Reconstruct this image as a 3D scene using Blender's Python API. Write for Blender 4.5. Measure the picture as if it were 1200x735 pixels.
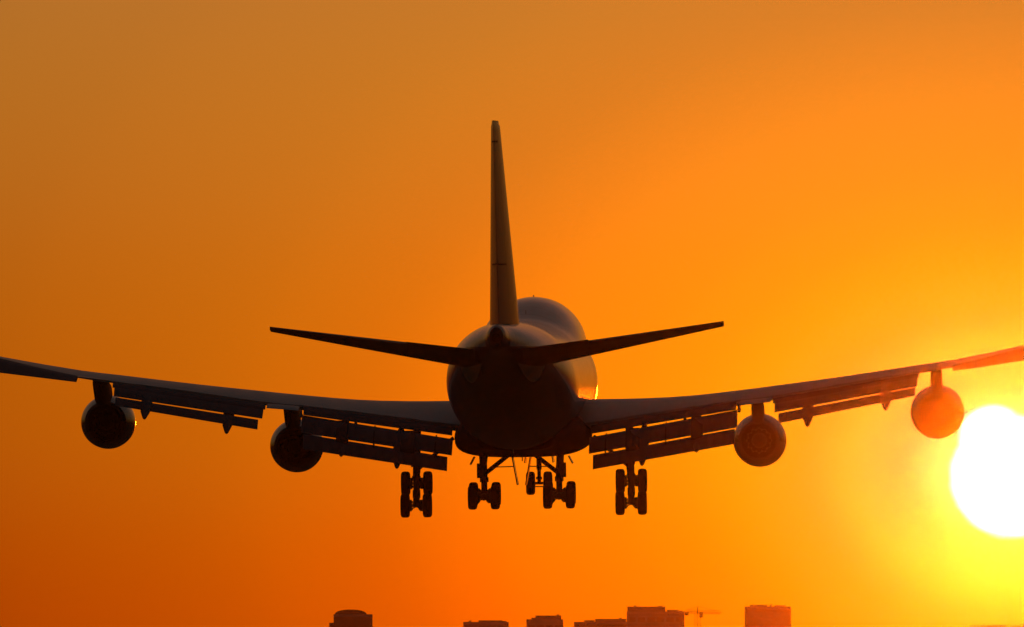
import bpy, math, random
from mathutils import Vector, Matrix
random.seed(7)
R = math.radians
for o in list(bpy.data.objects): bpy.data.objects.remove(o)
sc = bpy.context.scene
col = sc.collection

# ------------------------------------------------------------------ camera
cam_d = bpy.data.cameras.new('camera')
cam = bpy.data.objects.new('camera', cam_d); col.objects.link(cam)
cam_d.sensor_width = 36.0; cam_d.lens = 522.12
cam_d.clip_start = 1.0; cam_d.clip_end = 60000.0
cam.location = (0, 0, 2.0)
cam.rotation_euler = (R(90 + 1.7525), 0, 0)
sc.camera = cam

# ------------------------------------------------------------------ sun, sky, exposure
SUN_AZ, SUN_EL = 1.94, 1.16                      # degrees: right of +Y, above the horizon
sun_dir = Vector((math.sin(R(SUN_AZ)) * math.cos(R(SUN_EL)), math.cos(R(SUN_AZ)) * math.cos(R(SUN_EL)), math.sin(R(SUN_EL))))
sun_d = bpy.data.lights.new('sun', 'SUN'); sun = bpy.data.objects.new('sun', sun_d); col.objects.link(sun)
sun_d.energy = 0.076; sun_d.angle = R(0.53); sun_d.color = (1.0, 0.12, 0.001)
sun.rotation_euler = sun_dir.to_track_quat('Z', 'Y').to_euler()

world = bpy.data.worlds.new('World'); sc.world = world; world.use_nodes = True
def build_world():
    nt = world.node_tree; nt.nodes.clear(); N = nt.nodes.new; L = nt.links.new
    out = N('ShaderNodeOutputWorld')
    sky = N('ShaderNodeTexSky'); sky.sky_type = 'NISHITA'; sky.sun_disc = False
    sky.sun_elevation = R(SUN_EL); sky.sun_rotation = R(SUN_AZ)
    sky.air_density = 1.6; sky.dust_density = 3.0; sky.ozone_density = 1.5
    bg1 = N('ShaderNodeBackground'); bg1.inputs['Strength'].default_value = 0.05
    L(sky.outputs[0], bg1.inputs['Color'])
    # hazy aureole and disc of the low sun, as a function of the direction in the sky
    tc = N('ShaderNodeTexCoord')
    def ang(az, el):
        d = (math.sin(R(az)) * math.cos(R(el)), math.cos(R(az)) * math.cos(R(el)), math.sin(R(el)))
        s = N('ShaderNodeVectorMath'); s.operation = 'DISTANCE'
        L(tc.outputs['Generated'], s.inputs[0]); s.inputs[1].default_value = d
        m = N('ShaderNodeMath'); m.operation = 'MULTIPLY'; m.inputs[1].default_value = 180 / math.pi
        L(s.outputs['Value'], m.inputs[0]); return m.outputs[0]
    def math2(op, a, b):
        m = N('ShaderNodeMath'); m.operation = op
        for i, v in enumerate((a, b)):
            if v is None: continue
            if isinstance(v, (int, float)): m.inputs[i].default_value = v
            else: L(v, m.inputs[i])
        return m.outputs[0]
    # the glow is wider than high: stretch the vertical distance
    va = N('ShaderNodeVectorMath'); va.operation = 'SUBTRACT'; L(tc.outputs['Generated'], va.inputs[0]); va.inputs[1].default_value = sun_dir
    vb = N('ShaderNodeVectorMath'); vb.operation = 'MULTIPLY'; L(va.outputs[0], vb.inputs[0]); vb.inputs[1].default_value = (1, 1, 1.35)
    vl = N('ShaderNodeVectorMath'); vl.operation = 'LENGTH'; L(vb.outputs[0], vl.inputs[0])
    a = math2('MULTIPLY', vl.outputs['Value'], 180 / math.pi)
    def ramp_node(fac, stops, span):
        ramp = N('ShaderNodeValToRGB'); ramp.color_ramp.interpolation = 'LINEAR' if span < 0 else 'CARDINAL'
        els = ramp.color_ramp.elements
        while len(els) > 1: els.remove(els[-1])
        for i, (deg, c) in enumerate(stops):
            pos = math.sqrt(deg / 24.0)
            e = els[0] if i == 0 else els.new(pos)
            e.position = pos; e.color = (*c, 1)
        L(fac, ramp.inputs[0]); return ramp.outputs[0]
    glow = ramp_node(math2('SQRT', math2('DIVIDE', a, 24.0), None), GLOW, 24)
    # paler air above the red layer along the horizon, on the sunward side
    sep = N('ShaderNodeSeparateXYZ'); L(tc.outputs['Generated'], sep.inputs[0])
    el_deg = math2('MAXIMUM', math2('MULTIPLY', sep.outputs['Z'], 180 / math.pi), 0.0)
    pale = ramp_node(math2('SQRT', math2('DIVIDE', el_deg, 24.0), None), PALE, 24)
    fade = N('ShaderNodeMapRange'); fade.inputs['From Min'].default_value = 30; fade.inputs['From Max'].default_value = 5; L(a, fade.inputs['Value'])
    mr = N('ShaderNodeMapRange'); mr.inputs['From Min'].default_value = 0.6; mr.inputs['From Max'].default_value = 3.2; L(el_deg, mr.inputs['Value'])
    tint = N('ShaderNodeMix'); tint.data_type = 'RGBA'
    tint.inputs['A'].default_value = (1, 1, 1, 1); tint.inputs['B'].default_value = (.51, .72, 1, 1); L(mr.outputs[0], tint.inputs['Factor'])
    gl = N('ShaderNodeMix'); gl.data_type = 'RGBA'; gl.blend_type = 'MULTIPLY'; gl.inputs['Factor'].default_value = 1
    L(glow, gl.inputs['A']); L(tint.outputs['Result'], gl.inputs['B']); glow = gl.outputs['Result']
    ml = N('ShaderNodeMapRange'); ml.inputs['From Min'].default_value = 0.6; ml.inputs['From Max'].default_value = 1.25; L(el_deg, ml.inputs['Value'])
    red = N('ShaderNodeMix'); red.data_type = 'RGBA'
    red.inputs['A'].default_value = (1, .76, .8, 1); red.inputs['B'].default_value = (1, 1, 1, 1); L(ml.outputs[0], red.inputs['Factor'])
    g2 = N('ShaderNodeMix'); g2.data_type = 'RGBA'; g2.blend_type = 'MULTIPLY'; g2.inputs['Factor'].default_value = 1
    L(glow, g2.inputs['A']); L(red.outputs['Result'], g2.inputs['B']); glow = g2.outputs['Result']
    mul = N('ShaderNodeMix'); mul.data_type = 'RGBA'; mul.blend_type = 'ADD'
    L(fade.outputs[0], mul.inputs['Factor']); L(glow, mul.inputs['A']); L(pale, mul.inputs['B'])
    # disc, flattened and split by the shimmering air: two overlapping rounds
    d1 = math2('SUBTRACT', ang(1.927, 1.125), 0.230)
    d2 = math2('SUBTRACT', ang(1.856, 1.262), 0.128)
    dm = math2('SMOOTH_MIN', d1, d2); dm.node.inputs[2].default_value = 0.006
    sh = N('ShaderNodeTexNoise'); sh.inputs['Scale'].default_value = 1.0; sh.inputs['Detail'].default_value = 2
    ms = N('ShaderNodeMapping'); ms.inputs['Scale'].default_value = (250, 1, 900); L(tc.outputs['Generated'], ms.inputs[0]); L(ms.outputs[0], sh.inputs['Vector'])
    dm = math2('ADD', dm, math2('MULTIPLY', math2('SUBTRACT', sh.outputs['Fac'], 0.5), 0.022))
    dr = N('ShaderNodeMapRange'); dr.interpolation_type = 'SMOOTHSTEP'
    dr.inputs['From Min'].default_value = 0.022; dr.inputs['From Max'].default_value = -0.022
    L(dm, dr.inputs['Value'])
    disc = N('ShaderNodeMix'); disc.data_type = 'RGBA'; disc.clamp_factor = True
    disc.inputs['B'].default_value = (3.2, 2.6, 1.9, 1)
    L(dr.outputs[0], disc.inputs['Factor']); L(mul.outputs['Result'], disc.inputs['A'])
    bg2 = N('ShaderNodeBackground'); bg2.inputs['Strength'].default_value = 1.0
    L(disc.outputs['Result'], bg2.inputs['Color'])
    add = N('ShaderNodeAddShader'); L(bg1.outputs[0], add.inputs[0]); L(bg2.outputs[0], add.inputs[1])
    L(add.outputs[0], out.inputs['Surface'])
    world.cycles.sampling_method = 'MANUAL'; world.cycles.sample_map_resolution = 2048
# linear colours of the aureole by degrees from the sun, and of the paler air by degrees above the horizon
GLOW = [(0.0, (1.4, .0, 0.22)), (0.3, (1.2, .0, 0.16)), (0.40, (1.0, .02, 0.085)), (0.6, (1.0, .33, 0.040)),
        (0.8, (1.02, .31, 0.014)), (1.0, (1.03, .32, 0.003)), (1.25, (1.03, .275, 0.0)), (1.5, (1.02, .240, 0.0)), (2.0, (.97, .188, 0.0)), (2.4, (0.72, .130, 0.0)),
        (3.0, (0.52, .100, 0.0)), (3.9, (0.375, .068, 0.0)), (4.6, (0.29, .052, 0.0)), (7.0, (0.17, .024, 0.0)),
        (13.0, (0.05, .006, 0.0)), (24.0, (0.0, 0.0, 0.0))]
PALE = [(0.0, (0, 0, 0)), (0.5, (0, 0, 0)), (1.0, (0, .008, .001)), (2.0, (0, .036, .006)), (3.0, (0, .066, .023)), (5.0, (.03, .05, .045)), (12.0, (.04, .03, .05)), (24.0, (0, 0, 0))]
build_world()
sc.view_settings.view_transform = 'Standard'; sc.view_settings.look = 'None'
sc.view_settings.exposure = 0.0; sc.view_settings.gamma = 1.0; sc.view_settings.use_curve_mapping = False
sc.cycles.use_denoising = True; sc.cycles.denoising_input_passes = 'RGB_ALBEDO'
sc.cycles.max_bounces = 6; sc.cycles.volume_bounces = 0
HAZE_DENSITY, HAZE_G = 2.05e-5, 0.9957

# ------------------------------------------------------------------ materials
def mat(name, base, rough=0.5, metal=0.0, coat=0.0, var=0.0, scale=1.5, spec=0.5, stretch=(1, 1, 1)):
    m = bpy.data.materials.new(name); m.use_nodes = True
    nt = m.node_tree; b = nt.nodes['Principled BSDF']
    b.inputs['Base Color'].default_value = (*base, 1); b.inputs['Roughness'].default_value = rough
    b.inputs['Metallic'].default_value = metal; b.inputs['Coat Weight'].default_value = coat
    b.inputs['Coat Roughness'].default_value = 0.06; b.inputs['Specular IOR Level'].default_value = spec
    if var:
        tc = nt.nodes.new('ShaderNodeTexCoord'); mp = nt.nodes.new('ShaderNodeMapping'); mp.inputs['Scale'].default_value = stretch
        n = nt.nodes.new('ShaderNodeTexNoise'); n.inputs['Scale'].default_value = scale; n.inputs['Detail'].default_value = 6
        r = nt.nodes.new('ShaderNodeValToRGB')
        r.color_ramp.elements[0].position = 0.3; r.color_ramp.elements[1].position = 0.7
        r.color_ramp.elements[0].color = (*[c * (1 - var) for c in base], 1)
        r.color_ramp.elements[1].color = (*[min(1, c * (1 + var * 0.5)) for c in base], 1)
        nt.links.new(tc.outputs['Object'], mp.inputs['Vector']); nt.links.new(mp.outputs[0], n.inputs['Vector'])
        nt.links.new(n.outputs['Fac'], r.inputs[0]); nt.links.new(r.outputs[0], b.inputs['Base Color'])
        mr = nt.nodes.new('ShaderNodeMapRange'); mr.inputs['To Min'].default_value = rough * 0.8; mr.inputs['To Max'].default_value = min(1, rough * 1.3)
        nt.links.new(n.outputs['Fac'], mr.inputs['Value']); nt.links.new(mr.outputs[0], b.inputs['Roughness'])
    return m

def livery():
    """white upper fuselage over a dark navy belly, the line sweeping up towards the tail"""
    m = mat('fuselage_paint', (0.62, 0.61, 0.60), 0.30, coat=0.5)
    nt = m.node_tree; b = nt.nodes['Principled BSDF']; N = nt.nodes.new; L = nt.links.new
    tc = N('ShaderNodeTexCoord'); sp = N('ShaderNodeSeparateXYZ'); L(tc.outputs['Object'], sp.inputs[0])
    def mth(op, a, v, clamp=False):
        n = N('ShaderNodeMath'); n.operation = op; n.use_clamp = clamp
        for i, q in enumerate((a, v)):
            if isinstance(q, (int, float)): n.inputs[i].default_value = q
            else: L(q, n.inputs[i])
        return n.outputs[0]
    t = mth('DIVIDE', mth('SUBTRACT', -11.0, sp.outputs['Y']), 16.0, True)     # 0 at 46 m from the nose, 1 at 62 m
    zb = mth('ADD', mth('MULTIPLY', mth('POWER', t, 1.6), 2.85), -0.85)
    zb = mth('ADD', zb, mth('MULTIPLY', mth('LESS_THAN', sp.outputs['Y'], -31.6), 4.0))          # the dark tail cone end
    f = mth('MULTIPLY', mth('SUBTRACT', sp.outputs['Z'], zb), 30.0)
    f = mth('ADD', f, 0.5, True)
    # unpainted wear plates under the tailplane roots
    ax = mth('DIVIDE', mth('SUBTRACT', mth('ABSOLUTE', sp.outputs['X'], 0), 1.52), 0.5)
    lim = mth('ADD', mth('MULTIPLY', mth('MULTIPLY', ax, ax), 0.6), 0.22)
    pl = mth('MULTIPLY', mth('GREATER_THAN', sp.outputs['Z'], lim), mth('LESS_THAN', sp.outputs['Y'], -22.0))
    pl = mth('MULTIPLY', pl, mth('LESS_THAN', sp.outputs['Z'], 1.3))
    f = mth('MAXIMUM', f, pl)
    n = N('ShaderNodeTexNoise'); n.inputs['Scale'].default_value = 0.9; n.inputs['Detail'].default_value = 7
    mp = N('ShaderNodeMapping'); mp.inputs['Scale'].default_value = (1, 0.25, 2.2); L(tc.outputs['Object'], mp.inputs[0]); L(mp.outputs[0], n.inputs['Vector'])
    def rampc(c0, c1):
        r = N('ShaderNodeValToRGB'); r.color_ramp.elements[0].position = .3; r.color_ramp.elements[1].position = .65
        r.color_ramp.elements[0].color = (*c0, 1); r.color_ramp.elements[1].color = (*c1, 1); L(n.outputs['Fac'], r.inputs[0]); return r.outputs[0]
    mx = N('ShaderNodeMix'); mx.data_type = 'RGBA'
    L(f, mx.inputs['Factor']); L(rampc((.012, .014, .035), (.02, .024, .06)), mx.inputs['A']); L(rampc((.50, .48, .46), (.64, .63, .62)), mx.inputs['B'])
    # lap joints between the skin panels
    wv = N('ShaderNodeTexWave'); wv.wave_type = 'BANDS'; wv.bands_direction = 'Y'; wv.inputs['Scale'].default_value = 0.16
    L(tc.outputs['Object'], wv.inputs['Vector'])
    j = mth('GREATER_THAN', wv.outputs['Fac'], 0.997)
    dk = N('ShaderNodeMix'); dk.data_type = 'RGBA'; dk.blend_type = 'MULTIPLY'; dk.inputs['B'].default_value = (.6, .58, .56, 1)
    L(j, dk.inputs['Factor']); L(mx.outputs['Result'], dk.inputs['A'])
    L(dk.outputs['Result'], b.inputs['Base Color'])
    bp = N('ShaderNodeBump'); bp.inputs['Strength'].default_value = 0.02; bp.inputs['Distance'].default_value = 0.05
    L(n.outputs['Fac'], bp.inputs['Height']); L(bp.outputs[0], b.inputs['Normal'])
    return m

M = dict(
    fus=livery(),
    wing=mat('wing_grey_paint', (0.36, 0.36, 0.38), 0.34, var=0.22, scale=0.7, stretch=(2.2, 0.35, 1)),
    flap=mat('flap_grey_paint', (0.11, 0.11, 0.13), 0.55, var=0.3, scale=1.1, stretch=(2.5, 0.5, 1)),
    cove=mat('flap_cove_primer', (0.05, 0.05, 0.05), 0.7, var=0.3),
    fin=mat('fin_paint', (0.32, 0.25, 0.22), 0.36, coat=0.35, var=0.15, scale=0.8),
    navy=mat('navy_gloss_paint', (0.012, 0.014, 0.030), 0.26, coat=0.5),
    matt=mat('matt_navy_paint', (0.012, 0.013, 0.028), 0.8, var=0.3, scale=1.5, spec=0.1),
    metal=mat('bare_metal', (0.42, 0.41, 0.40), 0.36, metal=1.0, var=0.2),
    chrome=mat('polished_steel', (0.6, 0.59, 0.58), 0.12, metal=1.0),
    hot=mat('heat_stained_metal', (0.017, 0.015, 0.022), 0.8, spec=0.1),
    gear=mat('gear_grey_enamel', (0.09, 0.09, 0.09), 0.5, var=0.3, scale=3),
    tyre=mat('tyre_rubber', (0.018, 0.018, 0.018), 0.85, var=0.3, scale=6),
    conc=mat('weathered_concrete', (0.30, 0.28, 0.26), 0.85, var=0.3, scale=0.15),
    conc2=mat('grey_cladding', (0.20, 0.20, 0.20), 0.7, var=0.25, scale=0.12),
    brick=mat('brown_brick', (0.22, 0.12, 0.08), 0.85, var=0.3, scale=0.3),
    roof=mat('roof_felt', (0.07, 0.07, 0.07), 0.9, var=0.3, scale=0.4),
    glass=mat('window_glass', (0.20, 0.14, 0.11), 0.7, spec=0.1),
    steel=mat('painted_steel', (0.05, 0.045, 0.03), 0.8, var=0.2, spec=.1),
    grass=mat('airfield_grass', (0.06, 0.08, 0.03), 0.95, var=0.5, scale=0.02),
)

# ------------------------------------------------------------------ mesh helpers
class MB:
    def __init__(s): s.v = []; s.f = []; s.m = []
    def face(s, idx, m=0): s.f.append(idx); s.m.append(m)
    def loft(s, rings, caps=(True, True), m=0, mats=None):
        n = len(rings[0]); b = len(s.v)
        for r in rings: s.v += [tuple(p) for p in r]
        for i in range(len(rings) - 1):
            for k in range(n):
                k2 = (k + 1) % n
                s.face((b + i * n + k, b + i * n + k2, b + (i + 1) * n + k2, b + (i + 1) * n + k), mats[k] if mats else m)
        if caps[0]: s.face(tuple(b + k for k in range(n)), m)
        if caps[1]: s.face(tuple(b + (len(rings) - 1) * n + k for k in range(n)), m)
        return s
    def tube(s, p0, p1, r0, r1=None, n=12, m=0):
        p0, p1 = Vector(p0), Vector(p1); r1 = r0 if r1 is None else r1
        d = (p1 - p0).normalized(); a = d.orthogonal().normalized(); c = d.cross(a)
        rg = [[p + (a * math.cos(2 * math.pi * k / n) + c * math.sin(2 * math.pi * k / n)) * r for k in range(n)] for p, r in ((p0, r0), (p1, r1))]
        return s.loft(rg, m=m)
    def chain(s, pts, r, n=10, m=0):
        for a, b in zip(pts, pts[1:]): s.tube(a, b, r, n=n, m=m)
        return s
    def box(s, c, h, rot=None, m=0):
        q = [Vector((x * h[0], y * h[1], z * h[2])) for z in (-1, 1) for x, y in ((-1, -1), (1, -1), (1, 1), (-1, 1))]
        if rot is not None: q = [rot @ p for p in q]
        b = len(s.v); s.v += [tuple(p + Vector(c)) for p in q]
        for f in ((3, 2, 1, 0), (4, 5, 6, 7), (0, 1, 5, 4), (1, 2, 6, 5), (2, 3, 7, 6), (3, 0, 4, 7)): s.face(tuple(b + i for i in f), m)
        return s
    def lathe(s, prof, axis='y', c=(0, 0, 0), n=48, m=0, mats=None):
        """prof: closed or open list of (along axis, radius)"""
        b = len(s.v); c = Vector(c)
        for t, r in prof:
            for k in range(n):
                a = 2 * math.pi * k / n; u, w = r * math.cos(a), r * math.sin(a)
                s.v.append(tuple(c + Vector((u, t, w) if axis == 'y' else (t, u, w))))
        for i in range(len(prof) - 1):
            for k in range(n):
                k2 = (k + 1) % n
                s.face((b + i * n + k, b + i * n + k2, b + (i + 1) * n + k2, b + (i + 1) * n + k), mats[i] if mats else m)
        return s
    def build(s, name, mats, parent=None, smooth=35):
        me = bpy.data.meshes.new(name); me.from_pydata(s.v, [], s.f)
        for q in (mats if isinstance(mats, (list, tuple)) else [mats]): me.materials.append(q)
        for p, mi in zip(me.polygons, s.m): p.material_index = mi
        import bmesh
        bm = bmesh.new(); bm.from_mesh(me)
        bmesh.ops.remove_doubles(bm, verts=bm.verts, dist=1e-5)
        bmesh.ops.recalc_face_normals(bm, faces=bm.faces); bm.to_mesh(me); bm.free()
        if smooth:
            me.shade_smooth(); me.set_sharp_from_angle(angle=R(smooth))
        o = bpy.data.objects.new(name, me); col.objects.link(o)
        if parent: o.parent = parent
        return o

def tag(o, label=None, cat=None, group=None, kind=None):
    for k, v in (('label', label), ('category', cat), ('group', group), ('kind', kind)):
        if v: o[k] = v
    return o
def empty(name, loc=(0, 0, 0), parent=None):
    o = bpy.data.objects.new(name, None); o.empty_display_size = 0.5; col.objects.link(o); o.location = loc
    if parent: o.parent = parent
    return o
def lerp_tab(tab, x):
    if x <= tab[0][0]: return list(tab[0][1:])
    for a, b in zip(tab, tab[1:]):
        if x <= b[0]:
            t = (x - a[0]) / (b[0] - a[0]); return [p + (q - p) * t for p, q in zip(a[1:], b[1:])]
    return list(tab[-1][1:])
def smooth_tab(tab, x):
    """Catmull-Rom through the table"""
    n = len(tab)
    if x <= tab[0][0]: return list(tab[0][1:])
    if x >= tab[-1][0]: return list(tab[-1][1:])
    for i in range(n - 1):
        if x <= tab[i + 1][0]: break
    res = []
    for k in range(1, len(tab[0])):
        def sl(j):
            a, b = max(0, j - 1), min(n - 1, j + 1); return (tab[b][k] - tab[a][k]) / (tab[b][0] - tab[a][0])
        h = tab[i + 1][0] - tab[i][0]; t = (x - tab[i][0]) / h
        res.append((2*t**3 - 3*t*t + 1) * tab[i][k] + (t**3 - 2*t*t + t) * h * sl(i) + (-2*t**3 + 3*t*t) * tab[i+1][k] + (t**3 - t*t) * h * sl(i+1))
    return res
S0 = 35.0
def P(x, s, z): return (x, S0 - s, z)          # s = metres aft of the nose

# ------------------------------------------------------------------ ground and air
g = MB(); nx = 24
ext = 5850.0
for j in range(nx + 1):
    for i in range(nx + 1):
        x, y = -ext + 2 * ext * i / nx, -ext + 2 * ext * j / nx
        g.v.append((x, y, random.uniform(-.15, .15)))
for j in range(nx):
    for i in range(nx): g.face((j*(nx+1)+i, j*(nx+1)+i+1, (j+1)*(nx+1)+i+1, (j+1)*(nx+1)+i))
tag(g.build('ground', M['grass'], smooth=0), kind='structure')

hz = MB().box((0, -900, 32.0), (6950, 6950, 34.0))
haze_m = bpy.data.materials.new('haze_air'); haze_m.use_nodes = True
nt = haze_m.node_tree; nt.nodes.clear()
ho = nt.nodes.new('ShaderNodeOutputMaterial'); pv = nt.nodes.new('ShaderNodeVolumePrincipled')
pv.inputs['Color'].default_value = (0.95, 0.74, 0.74, 1); pv.inputs['Density'].default_value = HAZE_DENSITY; pv.inputs['Anisotropy'].default_value = HAZE_G
nt.links.new(pv.outputs[0], ho.inputs['Volume'])
tag(hz.build('haze', haze_m, smooth=0), 'thin golden haze hanging in the air', kind='stuff')

# ------------------------------------------------------------------ the airliner
plane = empty('airliner', (0.4367, 759.756, 21.598))
plane.rotation_mode = 'QUATERNION'
plane.rotation_quaternion = (Matrix.Rotation(R(-2.0), 3, 'Z') @ Matrix.Rotation(R(1.7), 3, 'X') @ Matrix.Rotation(R(-0.65), 3, 'Y')).to_quaternion()
tag(plane, 'four engine jet airliner seen from behind, wheels and flaps down for landing', 'airplane')

# fuselage: (s, half width, z bottom, z top of the lower lobe, hump circle centre z, hump circle radius)
FT = [(0.0, 0.05, -0.75, -0.65, -0.7, 0.01), (0.35, 0.75, -1.4, 0.05, -0.6, 0.3), (1.0, 1.25, -1.95, 0.7, -0.3, 0.9), (2.2, 1.85, -2.5, 1.5, 0.3, 1.5),
      (4.0, 2.45, -2.95, 2.3, 1.1, 2.1), (6.0, 2.9, -3.15, 2.85, 1.65, 2.5), (8.5, 3.15, -3.25, 3.15, 1.86, 2.62), (11.0, 3.25, -3.25, 3.25, 1.9, 2.62),
      (16.0, 3.25, -3.25, 3.25, 1.9, 2.62), (20.0, 3.25, -3.25, 3.25, 1.75, 2.58), (24.0, 3.25, -3.25, 3.25, 1.2, 2.45), (28.0, 3.25, -3.25, 3.25, 0.4, 2.3),
      (34.0, 3.25, -3.25, 3.25, 0, 2.2), (40.0, 3.25, -3.25, 3.25, 0, 2.2), (46.0, 3.25, -3.22, 3.25, 0, 2.2), (50.0, 3.2, -2.9, 3.25, 0, 2.0), (54.0, 2.98, -2.15, 3.22, 0.3, 1.8),
      (58.0, 2.5, -1.1, 3.17, 0.8, 1.3), (61.0, 2.02, -0.2, 3.12, 1.3, 1.0), (64.0, 1.30, 0.75, 3.10, 1.6, 0.5), (66.5, 0.64, 1.5, 3.10, 2, 0.3), (68.3, 0.46, 1.85, 3.06, 2.3, 0.1), (68.75, 0.34, 2.0, 2.94, 2.4, 0.1)]
def fus_ring(s, n=96):
    w, zb, zt, hz_, hr = smooth_tab(FT, s)
    zc, h = (zb + zt) / 2, (zt - zb) / 2
    ring = []
    o = zc + 0.35 * h
    for k in range(n):
        a = 2 * math.pi * k / n; ca, sa = math.cos(a), math.sin(a)
        # polar radius of the lower lobe (ellipse centre zc) and of the upper-deck circle, seen from (0, o)
        def hit(cz, rx, rz):
            A = (ca / rx) ** 2 + (sa / rz) ** 2; B = 2 * (o - cz) * sa / rz ** 2; C = ((o - cz) / rz) ** 2 - 1
            D = B * B - 4 * A * C
            return (-B + math.sqrt(D)) / (2 * A) if D > 0 else 0.0
        r1, r2 = hit(zc, max(w, .02), max(h, .02)), hit(hz_, hr, hr)
        kk = 0.18 * min(1, w / 3)
        r = max(r1, r2) if kk < 1e-3 or r2 <= 0 else (r1 + r2 + math.sqrt((r1 - r2) ** 2 + kk * kk)) / 2
        if r2 < r1 - 1.2 * kk: r = r1
        ring.append(P(r * ca, s, o + r * sa))
    return ring
ss = [0, .1, .2, .35, .6, .8, 1, 1.5, 2.2, 3, 4, 5, 6, 7, 8.5] + [10 + 1.5 * i for i in range(24)] + [46 + i for i in range(20)] + [66.5, 67.3, 68, 68.4, 68.75]
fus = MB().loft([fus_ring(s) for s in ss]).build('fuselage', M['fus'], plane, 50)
MB().lathe([(S0 - 68.7, 0.24), (S0 - 69.05, 0.22), (S0 - 69.05, 0.17), (S0 - 68.75, 0.16), (S0 - 68.75, 0.001)], c=(0, 0, 2.42), n=20).build('exhaust_pipe', M['hot'], plane)
# tail cone keel panel: the dark end of the tail under the rudder
def blade(name, s, z, h, c, parent=plane, x=0):
    b = MB()
    rg = []
    for t, q in ((0, 1), (.7, .85), (1, .55)):
        cc = c * q; y0 = s + c * .35 * t
        rg.append([P(x - .03, y0 + cc * .4, z + h * t), P(x, y0, z + h * t), P(x + .03, y0 + cc * .4, z + h * t), P(x, y0 + cc, z + h * t)])
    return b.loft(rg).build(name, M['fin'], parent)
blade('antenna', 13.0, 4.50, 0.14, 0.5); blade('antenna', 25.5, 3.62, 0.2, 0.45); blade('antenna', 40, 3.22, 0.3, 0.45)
blade('antenna', 33.5, -3.70, -0.22, 0.4); blade('antenna', 46.5, -3.1, -0.3, 0.4)

# wing to body fairing
rg = []
for s, w, zb, zt in ((19.0, 2.2, -3.25, -2.0), (21.0, 2.95, -3.45, -1.6), (24, 3.3, -3.62, -1.3), (28, 3.45, -3.70, -1.2), (34, 3.42, -3.72, -1.35), (38, 3.3, -3.68, -1.5), (41, 2.9, -3.52, -1.7), (44, 1.9, -3.28, -2.3)):
    r = []
    for k in range(40):
        a = 2 * math.pi * k / 40; ca, sa = math.cos(a), math.sin(a)
        e = 0.62 if sa < 0 else 1.0
        r.append(P(w * math.copysign(abs(ca) ** .62, ca), s, (zb + zt) / 2 + (zt - zb) / 2 * math.copysign(abs(sa) ** e, sa)))
    rg.append(r)
MB().loft(rg).build('belly_fairing', M['matt'], plane, 50)

# ---- wings
def LE(x): return 20.5 + .885 * (x - 3.25) if x > 3.25 else 20.5 + 1.1 * (x - 3.25)
def TE(x): return 36.5 + (x - 3.25) * .2 if x < 12.2 else 38.3 + (x - 12.2) * .58
# |x|: crest z, z of the fixed trailing edge top (82 % chord), max thickness
WT = [(1.5, -.84, -2.20, 1.85), (3.3, -.82, -2.00, 1.66), (6.0, -.80, -1.64, 1.12), (8.5, -.69, -1.28, .92), (11.2, -.42, -.90, .80), (12.9, -.22, -.74, .74),
      (16.6, .24, -.14, .58), (20.4, .77, .45, .42), (22.2, 1.02, .75, .37), (25.9, 1.74, 1.68, .34), (29.0, 2.48, 2.50, .30), (31.2, 3.08, 3.14, .26)]
UC = .82
def wing_ring(x, sgn, n=18):
    zc, zt, th = smooth_tab(WT, x); l, c = LE(x), TE(x) - LE(x)
    up, lo = [], []
    zle = zc - th * .52
    zbot = zc - th
    tb = .10 + .02 * max(0, 12 - x) / 12          # thickness of the blunt trailing edge
    for i in range(n + 1):
        u = UC * (0.5 - 0.5 * math.cos(math.pi * i / n))
        if u < .36: zu = zle + (zc - zle) * math.sqrt(max(0, 1 - ((.36 - u) / .36) ** 2))
        else: zu = zc + (zt - zc) * ((u - .36) / (UC - .36)) ** 1.55
        if u < .30: zl = zle + (zbot - zle) * math.sqrt(max(0, 1 - ((.30 - u) / .30) ** 2))
        else:
            t = (u - .30) / (UC - .30); zl = zbot + (max(zt - tb, zbot) - zbot) * t ** 1.4
            zl = min(zl, zu - tb)
        up.append(P(sgn * x, l + u * c, zu)); lo.append(P(sgn * x, l + u * c, zl))
    return up + lo[::-1][:-1], n
def airfoil_panel(b, x0, x1, a0, a1, th0, th1, sgn, n=8, m=0):
    """panel from end 0 to end 1; a = ((s,z) leading edge, (s,z) trailing edge)"""
    rings = []
    for q in range(7):
        t = q / 6; x = x0 + (x1 - x0) * t
        ls, lz = [a0[0][k] + (a1[0][k] - a0[0][k]) * t for k in (0, 1)]; ts, tz = [a0[1][k] + (a1[1][k] - a0[1][k]) * t for k in (0, 1)]
        th = th0 + (th1 - th0) * t; dx = ts - ls; dz = tz - lz; L_ = math.hypot(dx, dz); nx_, nz_ = -dz / L_, dx / L_
        up, lo = [], []
        for i in range(n + 1):
            u = .5 - .5 * math.cos(math.pi * i / n)
            h = th * (2.6 * math.sqrt(u) * (1 - u) ** .9 * .55 + .02 * (1 - u)) + .012
            cam_ = .10 * th * math.sin(math.pi * u)
            up.append(P(sgn * x, ls + dx * u + nx_ * (cam_ + h * .65), lz + dz * u + nz_ * (cam_ + h * .65)))
            lo.append(P(sgn * x, ls + dx * u + nx_ * (cam_ - h * .35), lz + dz * u + nz_ * (cam_ - h * .35)))
        rings.append(up + lo[::-1])
    b.loft(rings, m=m)
    return b
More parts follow.
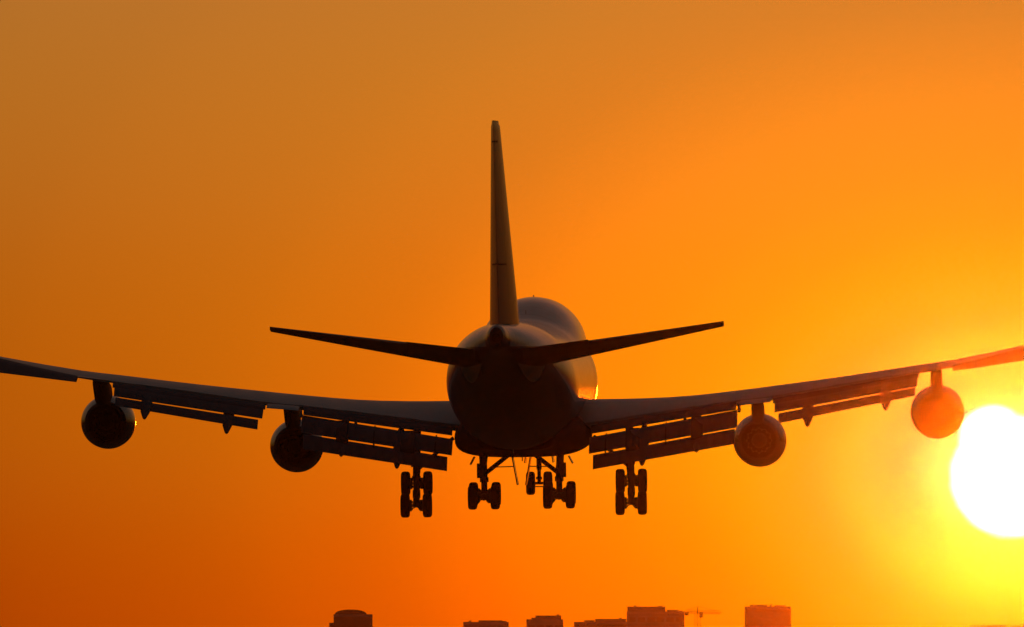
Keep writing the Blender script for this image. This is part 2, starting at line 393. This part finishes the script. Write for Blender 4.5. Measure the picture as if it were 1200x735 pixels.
def fairing(x, sgn, s0, s1, ztop0, ztip, zjoin, parent):
    rg = []
    for t, w, hh in ((0, .02, .03), (.12, .16, .22), (.3, .26, .36), (.5, .29, .40), (.7, .28, .38), (.86, .25, .26), (1, .10, .08)):
        s = s0 + (s1 - s0) * t
        z = ztop0 + (zjoin - ztop0) * min(1, t / .5) if t < .5 else zjoin + (ztip + .08 - zjoin) * ((t - .5) / .5) ** 1.2
        r = []
        for k in range(16):
            a = 2 * math.pi * k / 16; ca, sa = math.cos(a), math.sin(a)
            r.append(P(sgn * x + w * ca * (1 - .35 * max(0, -sa)), s, z + hh * sa))
        rg.append(r)
    return MB().loft(rg).build('flap_track_fairing', M['flap'], parent)

for sgn in (-1, 1):
    xs = [1.5, 2.5, 3.3, 4.2, 5.2, 6.2, 7.4, 8.6, 9.8, 11.2, 12.2, 12.9, 14, 15.2, 16.6, 18, 19.2, 20.4, 21.3, 22.2, 24, 26, 28, 29.6, 31.2]
    rings = [wing_ring(x, sgn)[0] for x in xs]
    wing = MB().loft(rings).build('wing', M['wing'], plane, 40)
    W = wing
    # spoiler panel lines on the rear of the wing: seven thin plates lying on the skin
    for x0, x1 in ((5.3, 7.1), (7.2, 9.0), (12.6, 14.2), (14.3, 15.9), (16.0, 17.6), (17.7, 19.3)):
        b = MB(); rg = []
        for x in (x0, (x0 + x1) / 2, x1):
            zc, zt, th = smooth_tab(WT, x); l, c = LE(x), TE(x) - LE(x)
            top, bot = [], []
            for u in (.70, .74, .78, .818):
                z = zc + (zt - zc) * ((u - .36) / (UC - .36)) ** 1.55
                top.append(P(sgn * x, l + u * c, z + .02)); bot.append(P(sgn * x, l + u * c, z - .03))
            rg.append(top + bot[::-1])
        b.loft(rg).build('spoiler', M['wing'], W)
    # inboard triple slotted flap
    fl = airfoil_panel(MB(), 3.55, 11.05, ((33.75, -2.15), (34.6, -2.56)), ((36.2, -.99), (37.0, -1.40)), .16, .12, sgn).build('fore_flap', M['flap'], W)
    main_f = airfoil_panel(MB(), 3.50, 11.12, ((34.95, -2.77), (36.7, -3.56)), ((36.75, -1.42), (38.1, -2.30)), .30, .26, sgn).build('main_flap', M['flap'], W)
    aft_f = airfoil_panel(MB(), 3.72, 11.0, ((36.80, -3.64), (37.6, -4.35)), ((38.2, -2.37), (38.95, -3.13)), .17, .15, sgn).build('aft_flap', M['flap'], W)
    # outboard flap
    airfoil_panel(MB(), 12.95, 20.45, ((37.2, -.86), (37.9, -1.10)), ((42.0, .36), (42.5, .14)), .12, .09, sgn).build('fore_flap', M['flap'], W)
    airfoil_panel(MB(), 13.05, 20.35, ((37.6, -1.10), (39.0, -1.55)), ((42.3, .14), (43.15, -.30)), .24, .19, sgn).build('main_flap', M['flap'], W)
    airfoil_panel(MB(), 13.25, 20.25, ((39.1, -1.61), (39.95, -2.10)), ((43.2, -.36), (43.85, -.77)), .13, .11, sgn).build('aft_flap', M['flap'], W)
    # brackets that carry the flap panels across the slots
    for x, hw in ((4.35, .03), (5.75, .36), (7.45, .03), (9.05, .30)):
        t = (x - 3.5) / 7.6; z1 = -2.70 + 1.30 * t; s1 = 34.5 + 2.1 * t; z2 = -3.62 + 1.25 * t; s2 = 36.8 + 1.4 * t
        rg = []
        for q, hh in ((0, .10), (.3, .22), (.75, .25), (1, .12)):
            ss_, zz = s1 + (s2 + .25 - s1) * q, z1 + (z2 - z1) * q
            rg.append([P(sgn * x + dx * hw, ss_, zz + dz * hh - .06) for dx, dz in ((-1, -1), (1, -1), (1, 1), (-1, 1))])
        MB().loft(rg).build('flap_bracket', M['cove'], W)
    for x, s_, z_ in ((8.42, 36.0, -1.88), (11.2, 36.4, -1.35), (5.9, 37.4, -3.42)):  # polished rods added in the flap slots to catch sun glints
        MB().tube(P(sgn * x, s_ - .1, z_ + .16), P(sgn * x, s_ + .1, z_ - .16), .075, n=16).tube(P(sgn * x, s_, z_ - .02), P(sgn * x, s_ + .02, z_ - .06), .10, n=16).build('flap_glint_rod', M['chrome'], W)
    # inboard aileron (between the flaps, faired) and drooped outboard aileron
    airfoil_panel(MB(), 11.25, 12.85, ((36.3, -.99), (37.9, -1.17)), ((36.9, -.82), (38.5, -1.02)), .16, .14, sgn).build('aileron', M['wing'], W)
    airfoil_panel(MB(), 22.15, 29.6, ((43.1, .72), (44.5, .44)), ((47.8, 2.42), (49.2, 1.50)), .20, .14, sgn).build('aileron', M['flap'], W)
    airfoil_panel(MB(), 29.65, 31.15, ((47.4, 2.63), (48.5, 2.55)), ((48.3, 3.12), (49.3, 3.05)), .14, .10, sgn).build('trailing_edge', M['wing'], W)
    airfoil_panel(MB(), 20.5, 22.1, ((42.3, .44), (43.9, .50)), ((43.2, .70), (44.6, .72)), .08, .08, sgn).build('trailing_edge', M['wing'], W)
    # flap track fairings
    fairing(9.05, sgn, 32.0, 38.9, -1.7, -3.55, -2.35, W); fairing(6.25, sgn, 31.5, 38.2, -2.1, -4.20, -2.95, W)
    fairing(18.75, sgn, 38.0, 44.1, -.15, -1.50, -.42, W); fairing(14.75, sgn, 35.5, 41.3, -.75, -2.30, -1.15, W)
    # winglet
    rg = []
    for t in (0, .1, .25, .5, .75, 1):
        x = 31.2 + .85 * t ** .6; z = 3.0 + 1.85 * t; l = 45.3 + 1.9 * t + .0; c = 4.0 * (1 - t) + 1.3 * t; th = .26 * (1 - t) + .08
        l = 45.25 + 2.6 * t
        r = []
        for k in range(16):
            a = 2 * math.pi * k / 16; r.append(P(sgn * (x + th * .5 * math.sin(a) * (1 if t > 0 else .3)), l + c * (.5 - .5 * math.cos(a)), z + (.12 * math.sin(a) if t == 0 else 0)))
        rg.append(r)
    MB().loft(rg).build('winglet', M['wing'], W)

# ---- engines (long duct nacelles) with pylons
ENG = [(11.97, 21.6, -3.07), (21.26, 29.8, -1.67)]
def engine(x, s, z, sgn):
    c = (sgn * x, S0 - s, z)
    cowl = [(-.15, 1.06), (0.0, 1.11), (.0, 1.14), (-.12, 1.22), (-.5, 1.31), (-1.1, 1.365), (-1.9, 1.385), (-2.7, 1.36), (-3.5, 1.25), (-4.3, 1.07), (-4.95, .90),
            (-4.95, .87), (-4.4, .95), (-3.6, 1.0), (-1.4, 1.05), (-.6, 1.05), (-.15, 1.06)]
    mats = [1, 1, 1] + [0] * 6 + [2] + [2] * 4 + [0, 1]
    e = MB().lathe(cowl, c=c, n=64, mats=mats).build('engine', [M['navy'], M['metal'], M['hot']], plane, 40)
    MB().lathe([(-1.55, .02), (-1.45, .30), (-1.75, .36), (-1.8, 1.04), (-1.95, 1.04), (-2.0, .3)], c=c, n=48).build('fan', M['hot'], e)
    # mixer lobes and exhaust plug
    b = MB(); rg = []
    for t, rr, amp in ((-3.3, .62, 0), (-3.8, .62, .03), (-4.3, .60, .10)):
        rg.append([(c[0] + (rr + amp * math.cos(12 * a)) * math.cos(a), c[1] + t, c[2] + (rr + amp * math.cos(12 * a)) * math.sin(a)) for a in [2 * math.pi * k / 96 for k in range(96)]])
    b.loft(rg, caps=(True, False)).build('exhaust_mixer', M['hot'], e)
    MB().lathe([(-3.3, .40), (-3.9, .40), (-4.4, .30), (-4.8, .12), (-4.95, .001)], c=c, n=32).build('exhaust_cone', M['hot'], e)
    # pylon
    zc, zt, th = smooth_tab(WT, x); l, ch = LE(x), TE(x) - LE(x)
    rg = []
    wz = zc - th * .62
    for ss_, zt_, zb_, w in ((s + .9, z + 1.33, z + 1.0, .04), (s + 1.6, z + 1.62, z + 1.0, .22), (s + 3.2, (z + 1.7 + wz) / 2, z + .95, .29), (l + .3, wz + .06, z + .85, .30),
                             (l + 1.8, wz + .06, z + .95, .30), (l + 3.6, wz + .02, wz - .55, .26), (l + 5.0, wz - .02, wz - .35, .14), (l + 5.8, wz - .08, wz - .25, .03)):
        zb_ = min(zb_, zt_ - .05)
        r = []
        for k in range(20):
            a = 2 * math.pi * k / 20; ca, sa = math.cos(a), math.sin(a)
            r.append(P(sgn * x + w * math.copysign(abs(ca) ** .6, ca), ss_, (zt_ + zb_) / 2 + (zt_ - zb_) / 2 * math.copysign(abs(sa) ** .6, sa)))
        rg.append(r)
    MB().loft(rg).build('pylon', M['matt'], e)
    return e
for x, s, z in ENG:
    for sgn in (-1, 1): engine(x + (.09 if sgn < 0 else .03), s, z, sgn)

# ---- fin and rudders
def sym_ring(f, u0, u1, n=12, blunt=.012):
    """symmetric section between chord fractions u0..u1; f(u, h) -> point"""
    def h(u): return 2.6 * .5 * (.2969 * math.sqrt(u) - .126 * u - .3516 * u * u + .2843 * u ** 3 - .1015 * u ** 4) / .13 * .2
    us = [u0 + (u1 - u0) * (.5 - .5 * math.cos(math.pi * i / n)) for i in range(n + 1)]
    return [f(u, h(u)) for u in us] + [f(u, -h(u)) for u in us[::-1]]
def hN(u): return 5 * (.2969 * math.sqrt(u) - .126 * u - .3516 * u * u + .2843 * u ** 3 - .1015 * u ** 4)   # half thickness for t = 1
def fin_ring(z, u0, u1, n=14):
    t = (z - 2.6) / (13.05 - 2.6); l = 52.6 + (65.2 - 52.6) * t; c = 12.0 * (1 - t) + 4.15 * t; th = 1.48 * (1 - t) + .40 * t
    if z > 12.8: th *= .8; c -= .5 * (z - 12.8) / .25; l += .35 * (z - 12.8) / .25
    us = [u0 + (u1 - u0) * (.5 - .5 * math.cos(math.pi * i / n)) for i in range(n + 1)]
    return [P(th * (hN(u) + .004), l + u * c, z) for u in us] + [P(-th * (hN(u) + .004), l + u * c, z) for u in us[::-1]]
zsf = [2.6, 3.2, 4.5, 6.0, 6.13, 8, 10, 12.08, 12.11, 12.6, 12.8, 12.95, 13.06]
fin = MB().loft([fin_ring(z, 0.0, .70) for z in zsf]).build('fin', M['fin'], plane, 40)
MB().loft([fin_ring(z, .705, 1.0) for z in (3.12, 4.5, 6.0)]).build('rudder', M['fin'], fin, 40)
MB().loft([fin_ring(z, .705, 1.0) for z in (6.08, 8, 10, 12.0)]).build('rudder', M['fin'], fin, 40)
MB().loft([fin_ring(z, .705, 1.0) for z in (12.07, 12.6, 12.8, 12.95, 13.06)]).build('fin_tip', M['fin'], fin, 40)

# ---- tailplane and elevators
def stab_ring(x, sgn, u0, u1, defl=0.0, n=12):
    t = x / 11.1; l = 57.6 + 9.0 * t; c = 9.3 * (1 - t) + 2.55 * t; th = (.98 * (1 - t) + .23 * t); zr = 1.24 + 1.76 * t ** 1.03
    inc = -.055
    us = [u0 + (u1 - u0) * (.5 - .5 * math.cos(math.pi * i / n)) for i in range(n + 1)]
    def pt(u, h):
        z = zr + (.45 - u) * c * inc + h
        if u > .72: z += (u - .72) * c * defl
        return P(sgn * x, l + u * c, z)
    return [pt(u, th * (hN(u) + .012)) for u in us] + [pt(u, -th * (hN(u) + .012)) for u in us[::-1]]
for sgn in (-1, 1):
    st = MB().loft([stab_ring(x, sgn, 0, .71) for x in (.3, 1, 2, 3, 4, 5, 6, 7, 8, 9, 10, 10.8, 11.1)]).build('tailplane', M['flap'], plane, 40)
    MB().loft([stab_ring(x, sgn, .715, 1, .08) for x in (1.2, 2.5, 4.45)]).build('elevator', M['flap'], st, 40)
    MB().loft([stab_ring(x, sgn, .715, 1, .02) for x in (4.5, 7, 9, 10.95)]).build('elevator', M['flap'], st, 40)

# ---- landing gear
def wheel_mesh():
    b = MB()
    w, r = .235, .62
    prof = [(-w * .55, .06), (-w * .5, .30), (-w * .9, .33), (-w, .40), (-w * .98, .50), (-w * .8, .585), (-w * .45, .615), (-w * .22, .62), (-w * .18, .608), (-w * .14, .62),
            (w * .14, .62), (w * .18, .608), (w * .22, .62), (w * .45, .615), (w * .8, .585), (w * .98, .50), (w, .40), (w * .9, .33), (w * .5, .30), (w * .55, .06), (-w * .55, .06)]
    mats = [1, 1] + [0] * 15 + [1, 1, 1]
    b.lathe(prof, axis='x', n=40, mats=mats)
    return b
wheel_src = None
def wheel(loc, parent):
    global wheel_src
    if wheel_src is None:
        wheel_src = wheel_mesh().build('wheel', [M['tyre'], M['gear']], parent, 40); o = wheel_src
    else:
        o = wheel_src.copy(); col.objects.link(o); o.parent = parent
    o.location = loc
    return o
def bogie(name, x, s, zt, zc, tilt, sgn, half_w, top_x):
    """four-wheel main gear: pivot of the truck at (x, s, zc); tilt > 0 lifts the front axle"""
    cx = sgn * x
    g_ = MB()
    top = P(sgn * top_x, s - .25, zt)
    g_.tube(top, P(cx, s, zc + .75), .20, .185, 16); g_.tube(P(cx, s, zc + .85), P(cx, s, zc - .02), .16, n=14)
    g_.tube(P(cx, s, zc + .95), P(cx, s, zc + .70), .225, n=16)
    g_.box(P(cx, s - .02, zc + .02), (.19, .24, .2))
    # torque links
    g_.chain([P(cx, s + .2, zc + .85), P(cx, s + .52, zc + .42), P(cx, s + .2, zc + .12)], .055)
    o = g_.build(name, M['gear'], plane)
    wb = .735; ct, st_ = math.cos(tilt), math.sin(tilt)
    f, r = P(cx, s - wb * ct, zc + wb * st_), P(cx, s + wb * ct, zc - wb * st_)
    b = MB().tube(f, r, .17, n=14)
    for q in (f, r):
        b.tube((q[0] - half_w - .1, q[1], q[2]), (q[0] + half_w + .1, q[1], q[2]), .085)
        for d in (-1, 1):                                               # brake packs with their lugs
            b.lathe([(-.24, .05), (-.24, .20), (-.14, .30), (.12, .30), (.12, .05)], axis='x', c=(q[0] + d * (half_w - .22), q[1], q[2]), n=18)
            for k in range(8):
                a = 2 * math.pi * k / 8
                b.box((q[0] + d * (half_w - .36), q[1] + .2 * math.cos(a), q[2] + .2 * math.sin(a)), (.035, .03, .03))
            b.tube((q[0] + d * (half_w - .3), q[1] + .0, q[2] - .16), (q[0] + d * .06, q[1], q[2] - .1), .03, n=6)
    b.build('bogie_beam', M['gear'], o)
    for q in (f, r):
        for d in (-1, 1): wheel((q[0] + d * half_w, q[1], q[2]), o)
    return o
for sgn in (-1, 1):
    # wing gear: trucks hanging front wheels up
    w_ = bogie('wing_gear', 5.52, 32.0, -2.2, -5.58, R(50), sgn, .57, 5.45)
    b = MB().tube(P(sgn * 5.5, 31.9, -4.35), P(sgn * 3.6, 31.5, -2.7), .10); b.tube(P(sgn * 5.5, 32, -4.5), P(sgn * 5.5, 33.4, -2.6), .09)
    b.build('side_brace', M['gear'], w_)
    MB().chain([P(sgn * 5.33, 32.1, -3.3), P(sgn * 5.32, 32.2, -4.4), P(sgn * 5.42, 32.4, -5.1)], .03, n=6).build('hydraulic_line', M['tyre'], w_)
    MB().box(P(sgn * 5.78, 31.7, -3.55), (.03, 1.1, .62), Matrix.Rotation(R(6) * sgn, 3, 'Y')).build('gear_door', M['navy'], w_)
    # body gear
    g_ = bogie('body_gear', 1.92, 35.0, -3.2, -5.66, R(6), sgn, .58, 2.0)
    MB().tube(P(sgn * 1.9, 35, -4.55), P(sgn * .62, 34.6, -3.55), .115).tube(P(sgn * 1.95, 34.9, -4.55), P(sgn * 1.85, 33.0, -3.5), .09).build('side_brace', M['gear'], g_)
    MB().box(P(sgn * 2.02, 35.1, -4.45), (.26, .2, .3)).box(P(sgn * 2.2, 35.05, -4.2), (.08, .12, .2)).build('gear_fitting', M['gear'], g_)
    b = MB().box((0, 0, 0), (.028, .95, .74), Matrix.Rotation(R(10) * sgn, 3, 'Y'))
    d_ = b.build('gear_door', M['navy'], g_); d_.location = P(sgn * .34, 34.6, -4.40)
    MB().tube(P(sgn * .36, 34.7, -4.18), P(sgn * 1.55, 34.9, -4.20), .028, n=6).build('door_rod', M['metal'], g_)
    MB().box(P(sgn * 2.52, 34.6, -3.86), (.03, .8, .22), Matrix.Rotation(R(28) * -sgn, 3, 'Y')).build('gear_door', M['navy'], g_)
# nose gear
g_ = MB().tube(P(0, 8.0, -2.9), P(0, 8.0, -4.6), .15, .14).tube(P(0, 8.0, -4.55), P(0, 8.0, -5.32), .10)
g_.tube(P(-.48, 8, -5.32), P(.48, 8, -5.32), .075).tube(P(0, 8, -4.5), P(0, 6.3, -3.0), .08).chain([P(0, 8.15, -4.55), P(0, 8.5, -4.95), P(0, 8.15, -5.25)], .045)
g_.box(P(0, 8.1, -5.05), (.16, .08, .07)).tube(P(-.3, 8.1, -5.50), P(.3, 8.1, -5.50), .03, n=8)
ng = g_.build('nose_gear', M['gear'], plane)
for d in (-1, 1):
    wheel(P(d * .46, 8, -5.32), ng)
    MB().box(P(d * .68, 7.2, -3.72), (.025, 1.3, .52), Matrix.Rotation(R(-8) * d, 3, 'Y')).build('gear_door', M['navy'], ng)

# ------------------------------------------------------------------ skyline
def building(name, label, x, y, w, d, h, wall, floor_h=3.6, parapet=.9, rot=0.0, plants=(), group=None, stepped=None):
    """block with ribbon windows per storey, parapet and rooftop plant; origin at the ground"""
    b = MB().box((0, 0, h / 2), (w / 2, d / 2, h / 2))
    o = b.build(name, wall, None, 0); o.location = (x, y, 0); o.rotation_euler = (0, 0, rot)
    tag(o, label, 'building', group)
    p = MB(); t = .25
    for cx, cy, hx, hy in ((0, -d/2 + t/2 - .03, w/2 + .03, t/2), (0, d/2 - t/2 + .03, w/2 + .03, t/2), (-w/2 + t/2 - .03, 0, t/2, d/2 - t), (w/2 - t/2 + .03, 0, t/2, d/2 - t)):
        p.box((cx, cy, h + parapet / 2 + .004), (hx, hy, parapet / 2))
    p.build('parapet', M['conc'], o, 0)
    MB().box((0, 0, h + .06), (w / 2 - .3, d / 2 - .3, .05)).build('roof', M['roof'], o, 0)
    n = int(h / floor_h)
    for k in range(n):
        z = h - 1.9 - k * floor_h
        if z < 2: break
        for yy, s_ in ((-d / 2, -1),):
            m = MB(); nb = max(3, int(w / 3))
            for i in range(nb):
                cx = -w / 2 + w * (i + .5) / nb
                m.box((cx, yy + s_ * .02, z), (w / nb / 2 - .35, .05, .8))
            m.build('window_row', M['glass'], o, 0)
    for pl in plants:
        kind, cx, cy, pw, pd, ph = pl
        z0 = h + .11
        if kind == 'box': MB().box((cx, cy, z0 + ph / 2), (pw / 2, pd / 2, ph / 2)).box((cx, cy, z0 + ph + .06), (pw / 2 + .12, pd / 2 + .12, .055)).build('plant_room', M['conc2'], o, 0)
        elif kind == 'vent': MB().tube((cx, cy, z0), (cx, cy, z0 + ph), pw / 2, n=12).tube((cx, cy, z0 + ph + .1), (cx, cy, z0 + ph + .3), pw * .7, n=12).tube((cx, cy, z0 + ph), (cx, cy, z0 + ph + .1), pw * .3, n=8).build('vent', M['conc2'], o)
        elif kind == 'mast': MB().tube((cx, cy, z0), (cx, cy, z0 + ph), .12, .05, n=8).build('mast', M['steel'], o)
        elif kind == 'vault':
            rg = []
            for yy in (-pd / 2, pd / 2):
                rg.append([(cx + pw / 2 * math.cos(math.pi * i / 16), cy + yy, z0 + ph * math.sin(math.pi * i / 16) ** .55) for i in range(17)])
            MB().loft(rg).build('vaulted_roof', M['roof'], o)
    return o
F_PX = 17404.0
def place(px0, px1, pytop, y):
    """world x centre, width and height of something at depth y, from pixel columns and top row"""
    return ((px0 + px1) / 2 - 600) / F_PX * y, (px1 - px0) / F_PX * y, 2 + (900 - pytop) / F_PX * y
def put(name, label, px0, px1, top, y, d, wall, plants=(), **k):
    x, w, h = place(px0, px1, top, y)
    return building(name, label, x, y + d / 2, w, d, h - .9, wall, plants=plants, **k)
SK = 'buildings on the skyline'
put('office_tower', 'dark tower block with low rounded roof, leftmost on the skyline', 391, 436, 720, 4700, 16, M['brick'], (('vault', -.7, 0, 10.2, 12, 2.3),), group=SK)
put('annex_block', 'narrow lower block joined to left side of the rounded roof tower', 386, 391, 730, 4704, 12, M['brick'], group=SK)
put('office_block', 'low wide flat block between the rounded tower and the small stepped block', 543, 596, 729, 5100, 18, M['conc2'], (('box', 1.5, 0, 8, 7, 1.25), ('vent', -5.5, -3, .8, 1, 1.0), ('box', 6.2, -2, 1.6, 3, 1.05)), group=SK)
put('stepped_block', 'small block with a raised penthouse below the airplane nose wheels', 617, 660, 726, 5000, 16, M['conc'], (('box', 1.2, 0, 8.6, 8, 2.0), ('box', -3.6, 0, 1.8, 3, 1.3), ('vent', 4.4, 0, .9, 1, 2.2)), group=SK)
put('long_low_block', 'long low block sloping away left of the widest tower', 673, 735, 729, 5300, 18, M['brick'], (('box', 3.6, 0, 11.0, 8, 1.8), ('box', -4.0, 2, 3.6, 5, 1.35), ('vent', 7, -3, .8, 1, 2.0)), group=SK)
put('wide_tower', 'widest dark tower with stepped roof beside the crane', 735, 802, 717, 5200, 22, M['conc2'], (('box', -3.2, 0, 13.2, 12, 2.5), ('box', 6.0, 1, 4, 6, 1.4), ('vent', -7.2, -6, .8, 1, 2.7), ('vent', 1.6, -6, 1.2, 1, 2.6), ('box', 8.8, -4, 1.2, 2, 1.1)), group=SK)
put('slab_tower', 'free standing square tower, rightmost tall block on the skyline', 873.5, 927, 711, 4900, 15, M['brick'], (('box', -3, 0, 5.5, 7, 1.3), ('box', 4.0, 1, 3.6, 5, 1.15), ('vent', .9, -4, .8, 1, 1.2)), group=SK)
put('warehouse', 'flat roof barely showing at the bottom right below the sun', 1138, 1230, 733.3, 5400, 26, M['conc'], (('box', -6, 0, 9, 8, 1.1), ('box', 5, 0, 7, 8, 1.05)), group=SK)

def lattice(b, p0, p1, w, step, r):
    p0, p1 = Vector(p0), Vector(p1); d = (p1 - p0); L_ = d.length; d.normalize(); a = d.orthogonal().normalized(); c = d.cross(a)
    cor = [(a * sx + c * sy) * w / 2 for sx, sy in ((1, 1), (1, -1), (-1, -1), (-1, 1))]
    for q in cor: b.tube(p0 + q, p1 + q, r, n=5)
    n = max(1, int(L_ / step))
    for i in range(n):
        for k in range(4):
            q0, q1 = cor[k], cor[(k + 1) % 4]
            b.tube(p0 + d * (L_ * i / n) + q0, p0 + d * (L_ * (i + 1) / n) + q1, r * .6, n=4)
    return b
cy = 5600.0; cxw, _, ch = place(817, 818, 719, cy); _, _, apex = place(817, 818, 711, cy)
cr = empty('tower_crane', (cxw, cy, 0)); tag(cr, 'thin tower crane beside the widest tower on the skyline', 'crane')
lattice(MB(), (0, 0, 0), (0, 0, ch), 1.5, 2.2, .07).build('mast', M['steel'], cr, 0)
ja = R(70); jd = Vector((math.cos(ja), math.sin(ja), 0))
lattice(MB(), (0, 0, ch + .6), jd * 26 + Vector((0, 0, ch + .6)), 0.9, 2.0, .06).build('jib', M['steel'], cr, 0)
b = lattice(MB(), (0, 0, ch + .6), jd * -14 + Vector((0, 0, ch + .6)), 0.9, 2.0, .06); b.box(jd * -12.5 + Vector((0, 0, ch - .3)), (.7, .9, .6)); b.build('counter_jib', M['steel'], cr, 0)
b = MB().tube((0, 0, ch), (0, 0, apex), .25, .10, n=6); b.build('apex', M['steel'], cr, 0)
MB().tube((0, 0, apex), jd * 22 + Vector((0, 0, ch + 1.2)), .06, n=5).tube((0, 0, apex), jd * -12 + Vector((0, 0, ch + 1.2)), .06, n=5).build('tie_rods', M['steel'], cr, 0)
MB().box((1.3, -.6, ch - .6), (.6, .9, 1.0)).build('cab', M['steel'], cr, 0)
